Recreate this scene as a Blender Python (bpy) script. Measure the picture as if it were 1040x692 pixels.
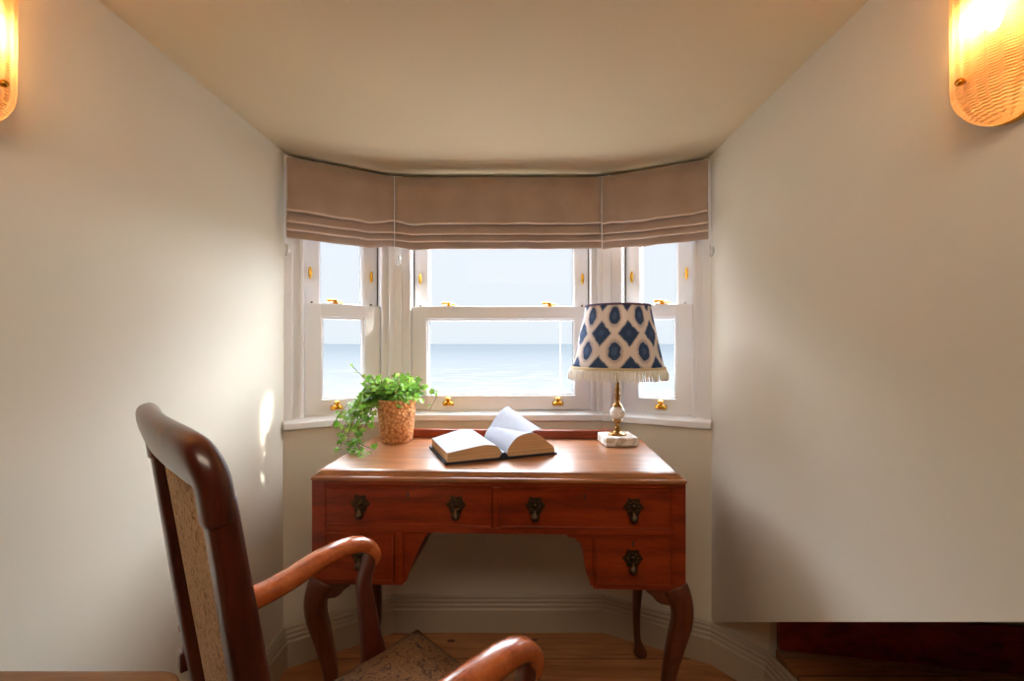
import bpy, bmesh, math, random
from mathutils import Vector, Matrix
R = math.radians
rnd = random.Random(7)
for o in list(bpy.data.objects): bpy.data.objects.remove(o)
S = bpy.context.scene
COL = S.collection

# ---------------------------------------------------------------- camera
FPX, CX, CY, HC = 465.0, 526.0, 349.0, 1.10
cd = bpy.data.cameras.new('camera'); cam = bpy.data.objects.new('camera', cd); COL.objects.link(cam)
cam.location = (0, 0, HC); cam.rotation_euler = (R(90), 0, 0)
cd.sensor_width = 36; cd.lens = FPX/1040*36
cd.shift_x = -(CX-520)/1040; cd.shift_y = (CY-346)/1040
cd.clip_start = 0.02; cd.clip_end = 20000
S.camera = cam

# ---------------------------------------------------------------- colour management
S.view_settings.view_transform = 'Standard'; S.view_settings.look = 'None'
S.view_settings.gamma = 1; S.view_settings.use_curve_mapping = False
S.view_settings.exposure = 0.0

# ---------------------------------------------------------------- world: hazy sky, brighter overhead and towards the sun
W = bpy.data.worlds.new('sky'); S.world = W; W.use_nodes = True
nt = W.node_tree; nt.nodes.clear()
def wn(t, **k):
    n = nt.nodes.new(t)
    for a, b in k.items(): setattr(n, a, b)
    return n
tc = wn('ShaderNodeTexCoord'); sep = wn('ShaderNodeSeparateXYZ'); nt.links.new(tc.outputs['Generated'], sep.inputs[0])
rp = wn('ShaderNodeValToRGB'); nt.links.new(sep.outputs['Z'], rp.inputs[0])
cr = rp.color_ramp
cr.elements[0].position = 0.0; cr.elements[0].color = (0.87, 0.93, 0.97, 1)
cr.elements[1].position = 0.20; cr.elements[1].color = (0.91, 0.95, 1.0, 1)
e = cr.elements.new(0.06); e.color = (0.90, 0.945, 0.98, 1)
e = cr.elements.new(0.30); e.color = (0.92, 0.95, 1.0, 1)
st = wn('ShaderNodeMapRange'); st.inputs['From Min'].default_value = 0.25; st.inputs['From Max'].default_value = 0.55
st.inputs['To Min'].default_value = 1.0; st.inputs['To Max'].default_value = 34
nt.links.new(sep.outputs['Z'], st.inputs['Value'])
sx = wn('ShaderNodeMapRange'); sx.inputs['From Min'].default_value = 0.46; sx.inputs['From Max'].default_value = 1.0
sx.inputs['To Min'].default_value = 0.0; sx.inputs['To Max'].default_value = 41.0
nt.links.new(sep.outputs['X'], sx.inputs['Value'])
ad = wn('ShaderNodeMath', operation='ADD'); nt.links.new(st.outputs[0], ad.inputs[0]); nt.links.new(sx.outputs[0], ad.inputs[1])
bg = wn('ShaderNodeBackground'); nt.links.new(rp.outputs[0], bg.inputs['Color']); nt.links.new(ad.outputs[0], bg.inputs['Strength'])
wo = wn('ShaderNodeOutputWorld'); nt.links.new(bg.outputs[0], wo.inputs['Surface'])

# ---------------------------------------------------------------- sun and added fill light
def aim(o, d): o.rotation_euler = Vector(d).to_track_quat('-Z', 'Y').to_euler()
sl = bpy.data.lights.new('sun', 'SUN'); sl.energy = 12; sl.angle = R(1.8); sl.color = (1, 0.93, 0.8)
so = bpy.data.objects.new('sun', sl); COL.objects.link(so); aim(so, (-0.893, -0.19, -0.407))
def area(name, loc, d, sx_, sy_, power, col):
    l = bpy.data.lights.new(name, 'AREA'); l.shape = 'RECTANGLE'; l.size = sx_; l.size_y = sy_; l.energy = power; l.color = col
    o = bpy.data.objects.new(name, l); COL.objects.link(o); o.location = loc; aim(o, d); return o
area('fill_light', (0.0, -0.35, 1.85), (0, 1, -0.35), 0.9, 0.45, 10, (1, 0.84, 0.64))  # added fill behind the camera to lift the dim areas, no actual lamp

# ---------------------------------------------------------------- materials
def mat(name, color, rough=0.6, metal=0.0, **kw):
    m = bpy.data.materials.new(name); m.use_nodes = True
    b = m.node_tree.nodes['Principled BSDF']
    b.inputs['Base Color'].default_value = (*color, 1); b.inputs['Roughness'].default_value = rough; b.inputs['Metallic'].default_value = metal
    for k, v in kw.items(): b.inputs[k].default_value = v
    return m
def srgb(r, g, b):
    f = lambda c: (c/255/12.92) if c/255 <= 0.04045 else ((c/255+0.055)/1.055)**2.4
    return (f(r), f(g), f(b))
class NT:
    def __init__(s, m): s.t = m.node_tree; s.b = s.t.nodes['Principled BSDF']
    def n(s, typ, **k):
        n = s.t.nodes.new(typ)
        for a, b in k.items(): setattr(n, a, b)
        return n
    def l(s, a, b): s.t.links.new(a, b)
    def math(s, op, a, b=None, c=None):
        n = s.n('ShaderNodeMath', operation=op)
        for i, v in enumerate((a, b, c)):
            if v is None: continue
            if isinstance(v, (int, float)): n.inputs[i].default_value = v
            else: s.l(v, n.inputs[i])
        return n.outputs[0]
    def mix(s, fac, a, b):
        n = s.n('ShaderNodeMix', data_type='RGBA')
        if isinstance(fac, (int, float)): n.inputs['Factor'].default_value = fac
        else: s.l(fac, n.inputs['Factor'])
        for k, v in (('A', a), ('B', b)):
            i = [x for x in n.inputs if x.name == k and x.type == 'RGBA'][0]
            if isinstance(v, tuple): i.default_value = (*v, 1)
            else: s.l(v, i)
        return [x for x in n.outputs if x.type == 'RGBA'][0]
    def obj(s, scale=(1, 1, 1), rot=(0, 0, 0)):
        c = s.n('ShaderNodeTexCoord'); m = s.n('ShaderNodeMapping')
        m.inputs['Scale'].default_value = scale; m.inputs['Rotation'].default_value = rot
        s.l(c.outputs['Object'], m.inputs['Vector']); return m.outputs[0]
    def noise(s, vec, scale, detail=3, rough=0.5, dist=0):
        n = s.n('ShaderNodeTexNoise'); s.l(vec, n.inputs['Vector']); n.inputs['Scale'].default_value = scale
        n.inputs['Detail'].default_value = detail; n.inputs['Roughness'].default_value = rough; n.inputs['Distortion'].default_value = dist
        return n.outputs['Fac']
    def ramp(s, fac, stops):
        n = s.n('ShaderNodeValToRGB'); s.l(fac, n.inputs[0]); c = n.color_ramp
        while len(c.elements) < len(stops): c.elements.new(0.5)
        for el, (p, col) in zip(c.elements, stops): el.position = p; el.color = (*col, 1)
        return n.outputs[0]
    def bump(s, h, strength=0.2, dist=0.01):
        n = s.n('ShaderNodeBump'); n.inputs['Strength'].default_value = strength; n.inputs['Distance'].default_value = dist
        s.l(h, n.inputs['Height']); s.l(n.outputs[0], s.b.inputs['Normal'])
    def col(s, c): s.l(c, s.b.inputs['Base Color'])

def paint(name, c, rough=0.75):
    m = mat(name, c, rough); q = NT(m); v = q.obj()
    n = q.noise(v, 3.0, 3)
    q.col(q.ramp(n, [(0.3, tuple(x*0.965 for x in c)), (0.7, c)]))
    q.bump(q.noise(v, 220, 2), 0.08, 0.001); return m
M = {}
M['wall'] = paint('wall_paint', srgb(223, 216, 199))
M['ceil'] = paint('ceiling_paint', srgb(226, 208, 172))
M['white'] = mat('white_frame_paint', srgb(246, 247, 250), 0.35)
M['skirt'] = mat('skirting_paint', srgb(186, 172, 150), 0.45)
M['brass'] = mat('polished_brass', srgb(214, 160, 60), 0.25, 1.0)
M['darkbrass'] = mat('aged_brass', srgb(88, 72, 56), 0.48, 1.0)
M['rubber'] = mat('black_gasket', (0.03, 0.03, 0.035), 0.6)
M['plastic'] = mat('clear_plastic', (0.8, 0.8, 0.8), 0.2, 0, Alpha=0.6)

def wood(name, dark, mid, light, rough=0.3, scale=(1, 9, 9), coat=0.0, ns=3.0):
    m = mat(name, mid, rough); q = NT(m); v = q.obj(scale)
    a = q.noise(v, ns, 6, 0.6, 0.6); b = q.noise(v, ns*7, 3, 0.6)
    f = q.math('ADD', q.math('MULTIPLY', a, 0.75), q.math('MULTIPLY', b, 0.25))
    q.col(q.ramp(f, [(0.34, dark), (0.5, mid), (0.66, light)]))
    q.bump(b, 0.06, 0.001)
    m.node_tree.nodes['Principled BSDF'].inputs['Coat Weight'].default_value = coat
    m.node_tree.nodes['Principled BSDF'].inputs['Coat Roughness'].default_value = 0.2
    return m
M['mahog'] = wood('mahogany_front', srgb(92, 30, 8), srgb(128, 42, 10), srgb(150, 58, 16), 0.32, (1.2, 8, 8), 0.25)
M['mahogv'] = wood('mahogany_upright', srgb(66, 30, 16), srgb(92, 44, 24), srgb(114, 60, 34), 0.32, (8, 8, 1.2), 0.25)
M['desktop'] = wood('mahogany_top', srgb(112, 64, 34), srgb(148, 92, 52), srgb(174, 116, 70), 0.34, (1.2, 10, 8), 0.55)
M['chairw'] = wood('chair_wood', srgb(50, 18, 12), srgb(78, 30, 18), srgb(102, 44, 24), 0.28, (7, 7, 1.2), 0.4)
M['armw'] = wood('arm_wood', srgb(130, 60, 26), srgb(168, 84, 38), srgb(190, 104, 52), 0.25, (6, 6, 6), 0.45)
M['red'] = wood('dark_red_timber', srgb(84, 16, 16), srgb(136, 30, 26), srgb(164, 48, 36), 0.45, (2, 9, 6), 0.1)
M['tan'] = wood('tan_table_wood', srgb(120, 84, 60), srgb(146, 106, 78), srgb(164, 126, 96), 0.4, (1, 9, 9), 0.2)

def floor_mat():
    m = mat('pine_boards', srgb(190, 130, 80), 0.38); q = NT(m)
    v = q.obj(); s = q.n('ShaderNodeSeparateXYZ'); q.l(v, s.inputs[0])
    row = q.math('DIVIDE', s.outputs['Y'], 0.145); fr = q.math('FRACT', row); idx = q.math('FLOOR', row)
    cmb = q.n('ShaderNodeCombineXYZ'); q.l(q.math('ADD', q.math('MULTIPLY', s.outputs['X'], 0.9), q.math('MULTIPLY', idx, 7.3)), cmb.inputs[0])
    q.l(q.math('MULTIPLY', s.outputs['Y'], 9.0), cmb.inputs[1]); q.l(idx, cmb.inputs[2])
    g = q.noise(cmb.outputs[0], 3.2, 5, 0.6, 0.8)
    c = q.ramp(g, [(0.3, srgb(140, 84, 46)), (0.5, srgb(176, 118, 72)), (0.7, srgb(196, 142, 92))])
    wn_ = q.n('ShaderNodeTexWhiteNoise', noise_dimensions='1D'); q.l(idx, wn_.inputs['W'])
    c = q.mix(q.math('MULTIPLY', wn_.outputs['Value'], 0.25), c, srgb(170, 108, 62))
    # knots
    k = q.n('ShaderNodeCombineXYZ'); q.l(q.math('MULTIPLY', s.outputs['X'], 1.0), k.inputs[0]); q.l(q.math('MULTIPLY', s.outputs['Y'], 1.6), k.inputs[1])
    vo = q.n('ShaderNodeTexVoronoi'); vo.inputs['Scale'].default_value = 5.5; q.l(k.outputs[0], vo.inputs['Vector'])
    kn = q.math('LESS_THAN', vo.outputs['Distance'], 0.085)
    c = q.mix(kn, c, srgb(92, 44, 22))
    gap = q.math('LESS_THAN', fr, 0.028)
    c = q.mix(gap, c, srgb(70, 38, 20)); q.col(c)
    q.bump(q.math('SUBTRACT', 1.0, gap), 0.4, 0.002); return m
M['floor'] = floor_mat()

def fabric(name, c, c2, scale=260, rough=0.9, sheen=0.4):
    m = mat(name, c, rough); q = NT(m); v = q.obj()
    n = q.noise(v, 9, 4); w = q.noise(v, scale, 2)
    q.col(q.ramp(n, [(0.3, c2), (0.7, c)])); q.bump(w, 0.25, 0.001)
    q.b.inputs['Sheen Weight'].default_value = sheen; return m
M['pale_strip'] = fabric('pale_strip_cloth', srgb(228, 208, 194), srgb(218, 196, 182))  # paler cloth for the strips on the pleat lips
M['blind'] = fabric('taupe_blind_cloth', srgb(178, 156, 142), srgb(164, 142, 128))

def tapestry():
    m = mat('tapestry', srgb(130, 90, 55), 0.95); q = NT(m); v = q.obj()
    n0 = q.noise(v, 26, 3, 0.6, 3.5)
    vo = q.n('ShaderNodeTexVoronoi'); vo.inputs['Scale'].default_value = 42; q.l(v, vo.inputs['Vector'])
    n1 = q.noise(v, 60, 3, 0.6, 2.0)
    f = q.math('ADD', q.math('MULTIPLY', n0, 0.6), q.math('MULTIPLY', n1, 0.4))
    c = q.ramp(f, [(0.36, srgb(44, 26, 18)), (0.44, srgb(84, 54, 30)), (0.5, srgb(122, 88, 50)), (0.56, srgb(88, 56, 34)), (0.64, srgb(140, 106, 64))])
    d = q.math('LESS_THAN', vo.outputs['Distance'], 0.2)
    c = q.mix(q.math('MULTIPLY', d, 0.6), c, srgb(90, 50, 36)); q.col(c)
    q.bump(q.noise(v, 500, 2), 0.4, 0.001); return m
M['tapestry'] = tapestry()
def backcloth():
    m = mat('back_cloth', srgb(176, 136, 96), 0.95); q = NT(m); v = q.obj()
    f = q.noise(v, 42, 4, 0.7, 2.5)
    q.col(q.ramp(f, [(0.38, srgb(160, 112, 74)), (0.47, srgb(216, 172, 124)), (0.54, srgb(234, 198, 152)), (0.62, srgb(184, 134, 86))]))
    q.bump(q.noise(v, 400, 2), 0.3, 0.001); return m
M['backcloth'] = backcloth()

def glass_mat(name='pane_glass', tint=(0.97, 0.985, 1.0)):
    m = bpy.data.materials.new(name); m.use_nodes = True; t = m.node_tree; t.nodes.clear()
    tr = t.nodes.new('ShaderNodeBsdfTransparent'); tr.inputs[0].default_value = (*tint, 1)
    gl = t.nodes.new('ShaderNodeBsdfGlossy'); gl.inputs['Roughness'].default_value = 0.02
    lw = t.nodes.new('ShaderNodeFresnel'); lw.inputs['IOR'].default_value = 1.2
    mx = t.nodes.new('ShaderNodeMixShader'); o = t.nodes.new('ShaderNodeOutputMaterial')
    ml = t.nodes.new('ShaderNodeMath'); ml.operation = 'MULTIPLY'; ml.inputs[1].default_value = 0.25; t.links.new(lw.outputs[0], ml.inputs[0])
    t.links.new(ml.outputs[0], mx.inputs[0]); t.links.new(tr.outputs[0], mx.inputs[1]); t.links.new(gl.outputs[0], mx.inputs[2]); t.links.new(mx.outputs[0], o.inputs[0])
    return m
M['glass'] = glass_mat()

# ---------------------------------------------------------------- mesh helpers
class MB:
    def __init__(s): s.v = []; s.f = []; s.smooth = []
    def add(s, vs, fs, smooth=False):
        o = len(s.v); s.v += [tuple(v) for v in vs]
        for f in fs: s.f.append(tuple(i+o for i in f)); s.smooth.append(smooth)
        return s
    def box(s, a, b, mtx=None):
        x0, y0, z0 = a; x1, y1, z1 = b
        vs = [Vector(p) for p in ((x0,y0,z0),(x1,y0,z0),(x1,y1,z0),(x0,y1,z0),(x0,y0,z1),(x1,y0,z1),(x1,y1,z1),(x0,y1,z1))]
        if mtx: vs = [mtx @ v for v in vs]
        return s.add(vs, [(0,3,2,1),(4,5,6,7),(0,1,5,4),(1,2,6,5),(2,3,7,6),(3,0,4,7)])
    def prism(s, poly, fn, t0, t1):
        """poly: 2-D outline, fn(a,b,t) -> point, extruded t0..t1"""
        n = len(poly)
        vs = [fn(a, b, t0) for a, b in poly] + [fn(a, b, t1) for a, b in poly]
        fs = [tuple(range(n))[::-1], tuple(range(n, 2*n))] + [(i, (i+1) % n, n+(i+1) % n, n+i) for i in range(n)]
        return s.add(vs, fs)
    def lathe(s, prof, c=(0, 0, 0), seg=32, mtx=None, smooth=True, caps=True):
        vs = []; fs = []; n = len(prof)
        for r, z in prof:
            for k in range(seg):
                a = 2*math.pi*k/seg; vs.append(Vector((c[0]+r*math.cos(a), c[1]+r*math.sin(a), c[2]+z)))
        for i in range(n-1):
            for k in range(seg):
                k2 = (k+1) % seg; fs.append((i*seg+k, i*seg+k2, (i+1)*seg+k2, (i+1)*seg+k))
        if caps:
            fs.append(tuple(range(seg))[::-1]); fs.append(tuple(range((n-1)*seg, n*seg)))
        if mtx: vs = [mtx @ v for v in vs]
        return s.add(vs, fs, smooth)
    def sweep(s, pts, rad, seg=16, up=(0, 0, 1), power=2.0, sub=6, caps=True):
        """pts: control points, rad: (ra, rb) per point; ra along the side vector, rb along the 'up-ish' vector"""
        P = []; Q = []
        pts = [Vector(p) for p in pts]; rad = [Vector((r, r)) if isinstance(r, (int, float)) else Vector(r) for r in rad]
        n = len(pts)
        def cr_(a, b, c, d, t): return 0.5*((2*b)+(c-a)*t+(2*a-5*b+4*c-d)*t*t+(3*b-a-3*c+d)*t**3)
        for i in range(n-1):
            a = max(i-1, 0); d = min(i+2, n-1)
            for k in range(sub):
                t = k/sub; P.append(cr_(pts[a], pts[i], pts[i+1], pts[d], t)); Q.append(cr_(rad[a], rad[i], rad[i+1], rad[d], t))
        P.append(pts[-1]); Q.append(rad[-1])
        N = len(P); vs = []; fs = []
        up = Vector(up).normalized(); prev = None
        for i in range(N):
            T = (P[min(i+1, N-1)]-P[max(i-1, 0)]).normalized()
            u = up if prev is None else prev
            u = (u-T*u.dot(T))
            if u.length < 1e-4: u = T.orthogonal()
            u.normalize(); prev = u; sd = T.cross(u)
            for k in range(seg):
                a = 2*math.pi*k/seg; ca, sa = math.cos(a), math.sin(a)
                x = math.copysign(abs(ca)**(2/power), ca); y = math.copysign(abs(sa)**(2/power), sa)
                vs.append(P[i]+sd*(x*Q[i][0])+u*(y*Q[i][1]))
        for i in range(N-1):
            for k in range(seg):
                k2 = (k+1) % seg; fs.append((i*seg+k, i*seg+k2, (i+1)*seg+k2, (i+1)*seg+k))
        if caps: fs.append(tuple(range(seg))[::-1]); fs.append(tuple(range((N-1)*seg, N*seg)))
        return s.add(vs, fs, True)
    def ball(s, c, r, seg=16, rings=10, mtx=None):
        r = Vector((r, r, r)) if isinstance(r, (int, float)) else Vector(r)
        vs = []; fs = []
        for i in range(rings+1):
            th = math.pi*i/rings
            for k in range(seg):
                a = 2*math.pi*k/seg
                v = Vector((c[0]+r.x*math.sin(th)*math.cos(a), c[1]+r.y*math.sin(th)*math.sin(a), c[2]+r.z*math.cos(th)))
                vs.append(mtx @ v if mtx else v)
        for i in range(rings):
            for k in range(seg):
                k2 = (k+1) % seg; fs.append((i*seg+k, (i+1)*seg+k, (i+1)*seg+k2, i*seg+k2))
        return s.add(vs, fs, True)
    def build(s, name, m, parent=None, bevel=0.0, bseg=2, mtx=None):
        me = bpy.data.meshes.new(name)
        vs = s.v if mtx is None else [tuple(mtx @ Vector(v)) for v in s.v]
        me.from_pydata(vs, [], s.f); me.polygons.foreach_set('use_smooth', s.smooth); me.update()
        bm = bmesh.new(); bm.from_mesh(me); bmesh.ops.remove_doubles(bm, verts=bm.verts, dist=1e-6)
        bmesh.ops.recalc_face_normals(bm, faces=bm.faces); bm.to_mesh(me); bm.free()
        o = bpy.data.objects.new(name, me); COL.objects.link(o); me.materials.append(m)
        if parent is not None: o.parent = parent
        if bevel > 0:
            b = o.modifiers.new('bevel', 'BEVEL'); b.width = bevel; b.segments = bseg; b.limit_method = 'ANGLE'; b.angle_limit = R(40)
        return o
def thing(name, label, cat, loc=(0, 0, 0), rz=0, group=None):
    o = bpy.data.objects.new(name, None); COL.objects.link(o); o.location = loc; o.rotation_euler = (0, 0, rz); o.empty_display_size = 0.05
    o['label'] = label; o['category'] = cat
    if group: o['group'] = group
    return o
def tag(o, label, cat, group=None):
    o['label'] = label; o['category'] = cat
    if group: o['group'] = group
    return o
def struct(o): o['kind'] = 'structure'; return o
def copy_tree(o, parent=None):
    c = o.copy(); COL.objects.link(c)
    if parent is not None: c.parent = parent
    for ch in list(o.children): copy_tree(ch, c)
    return c

# ---------------------------------------------------------------- room shell
# bay outline (inner wall line), left to right
A_ = Vector((-0.80, 1.56)); B_ = Vector((-0.475, 1.76)); C_ = Vector((0.325, 1.76)); D_ = Vector((0.67, 1.585)); E_ = Vector((0.785, 1.43))
ZC, ZS = 1.755, 0.805          # dormer ceiling, sill underside
Y0 = 0.34                      # where the dormer opens into the main room

b = MB(); b.add([(-2.3,-3.2,0),(2.3,-3.2,0),(2.3,2.1,0),(-2.3,2.1,0),(-2.3,-3.2,-.1),(2.3,-3.2,-.1),(2.3,2.1,-.1),(-2.3,2.1,-.1)], [(0,1,2,3),(7,6,5,4),(0,4,5,1),(1,5,6,2),(2,6,7,3),(3,7,4,0)])
struct(b.build('floor', M['floor']))
b = MB(); b.box((-0.95, Y0, ZC), (0.82, 2.0, ZC+0.1)); b.box((-2.3, -3.2, 2.4), (2.3, Y0, 2.5))
struct(b.build('ceiling', M['ceil']))
b = MB(); b.box((-0.95, Y0, 0), (-0.80, 1.66, ZC)); struct(b.build('wall_left', M['wall']))
# right cheek with a slanting lower edge over the raised landing
b = MB(); pz = lambda y: HC-0.6086*y
poly = [(Y0, pz(Y0)), (1.56, pz(1.56)), (1.66, pz(1.56)), (1.66, ZC), (Y0, ZC)]
b.prism(poly, lambda a, c, t: (t, a, c), 0.67, 0.80); struct(b.build('wall_right', M['wall']))
# wall under the bay sill (three facets and the short return on the right)
def wall_strip(P, Q, z0, z1, th=0.12, ext=0.0):
    d = (Q-P).normalized(); n = Vector((-d.y, d.x))
    mb = MB(); a = P; c = Q+d*ext
    vs = [(a.x,a.y,z0),(c.x,c.y,z0),((c+n*th).x,(c+n*th).y,z0),((a+n*th).x,(a+n*th).y,z0)]
    vs += [(x, y, z1) for x, y, _ in vs]
    return mb.add(vs, [(0,3,2,1),(4,5,6,7),(0,1,5,4),(1,2,6,5),(2,3,7,6),(3,0,4,7)])
struct(wall_strip(A_, B_, 0, ZS).build('wall_back_left', M['wall']))
struct(wall_strip(B_, C_, 0, ZS).build('wall_back', M['wall']))
struct(wall_strip(C_, D_, 0, ZS).build('wall_back_right', M['wall']))
struct(wall_strip(D_, E_, 0, 0.36).build('wall_right_return', M['wall']))
# eaves space beyond the right cheek, and the main room behind the camera
R0, R1 = Vector((0.785, 1.43)), Vector((1.70, 1.277))
struct(wall_strip(R0, R1, 0, 0.95).build('wall_eaves', M['wall']))
b = MB(); b.box((1.66, Y0, 0), (1.78, 1.45, 1.0)); struct(b.build('wall_eaves_side', M['wall']))
b = MB(); b.prism([(Y0, pz(Y0)+0.03), (1.6, pz(1.6)+0.03), (1.6, pz(1.6)+0.09), (Y0, pz(Y0)+0.09)], lambda a, c, t: (t, a, c), 0.80, 1.70)
struct(b.build('ceiling_eaves', M['wall']))
b = MB(); b.box((-2.3, Y0-0.0, 0), (-0.95, Y0+0.1, 2.4)); b.box((0.80, Y0, 0.90), (2.3, Y0+0.1, 2.4)); b.box((1.70, Y0, 0), (2.3, Y0+0.1, 0.90))
b.box((-0.95, Y0, ZC+0.1), (0.80, Y0+0.1, 2.4)); struct(b.build('wall_room_front', M['wall']))
b = MB(); b.box((-2.4, -3.2, 0), (-2.3, Y0, 2.4)); struct(b.build('wall_room_left', M['wall']))
b = MB(); b.box((2.3, -3.2, 0), (2.4, Y0, 2.4)); struct(b.build('wall_room_right', M['wall']))
b = MB(); b.box((-2.3, -3.3, 0), (2.3, -3.2, 2.4))
struct(b.build('wall_room_rear', M['wall']))

# skirting boards: moulded profile swept along the wall line with mitred corners
def skirting(name, line, h=0.137):
    prof = [(0, 0), (0.020, 0), (0.020, h*0.62), (0.016, h*0.66), (0.016, h*0.74), (0.012, h*0.78), (0.014, h*0.84), (0.010, h*0.90), (0.010, h*0.95), (0.005, h), (0, h)]
    n = len(line); vs = []; fs = []; m = len(prof)
    for i, p in enumerate(line):
        d0 = (line[i]-line[i-1]).normalized() if i > 0 else (line[1]-line[0]).normalized()
        d1 = (line[i+1]-line[i]).normalized() if i < n-1 else d0
        n0 = Vector((d0.y, -d0.x)); n1 = Vector((d1.y, -d1.x)); mi = (n0+n1).normalized(); k = 1/max(0.3, mi.dot(n0))
        for w, z in prof: q = p+mi*(w*k); vs.append((q.x, q.y, z))
    for i in range(n-1):
        for k in range(m): k2 = (k+1) % m; fs.append((i*m+k, (i+1)*m+k, (i+1)*m+k2, i*m+k2))
    fs.append(tuple(range(m))); fs.append(tuple(range((n-1)*m, n*m))[::-1])
    return struct(MB().add(vs, fs).build(name, M['skirt']))
skirting('baseboard_back', [Vector((-0.80, Y0)), A_, B_, C_, D_, E_, Vector((0.80, 1.30)), Vector((0.80, Y0))])

# raised landing on the right, with its dark red timber at the back
b = MB(); b.prism([(0.80, Y0), (1.66, Y0), (1.66, 1.285), (0.80, 1.42)], lambda a, c, t: (a, c, t), 0.0, 0.150)
struct(b.build('floor_landing', M['floor']))
d = (R1-R0).normalized(); n_ = Vector((-d.y, d.x))
b = MB(); p0 = R0+d*0.02-n_*0.004; p1 = R1-d*0.06-n_*0.004
prof = [(0.0, 0.165), (0.028, 0.165), (0.028, 0.275), (0.018, 0.290), (0, 0.290)]
b.prism(prof, lambda a, c, t: ((p0+(p1-p0)*t-n_*a).x, (p0+(p1-p0)*t-n_*a).y, c), 0, 1)
struct(b.build('trim_1', M['red'], bevel=0.002))
b = MB(); b.prism([(0, 0.1505), (0.040, 0.1505), (0.040, 0.162), (0.034, 0.165), (0, 0.165)], lambda a, c, t: ((p0+(p1-p0)*t-n_*a).x, (p0+(p1-p0)*t-n_*a).y, c), 0, 1)
struct(b.build('trim_2', M['tan'], bevel=0.001))

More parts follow.
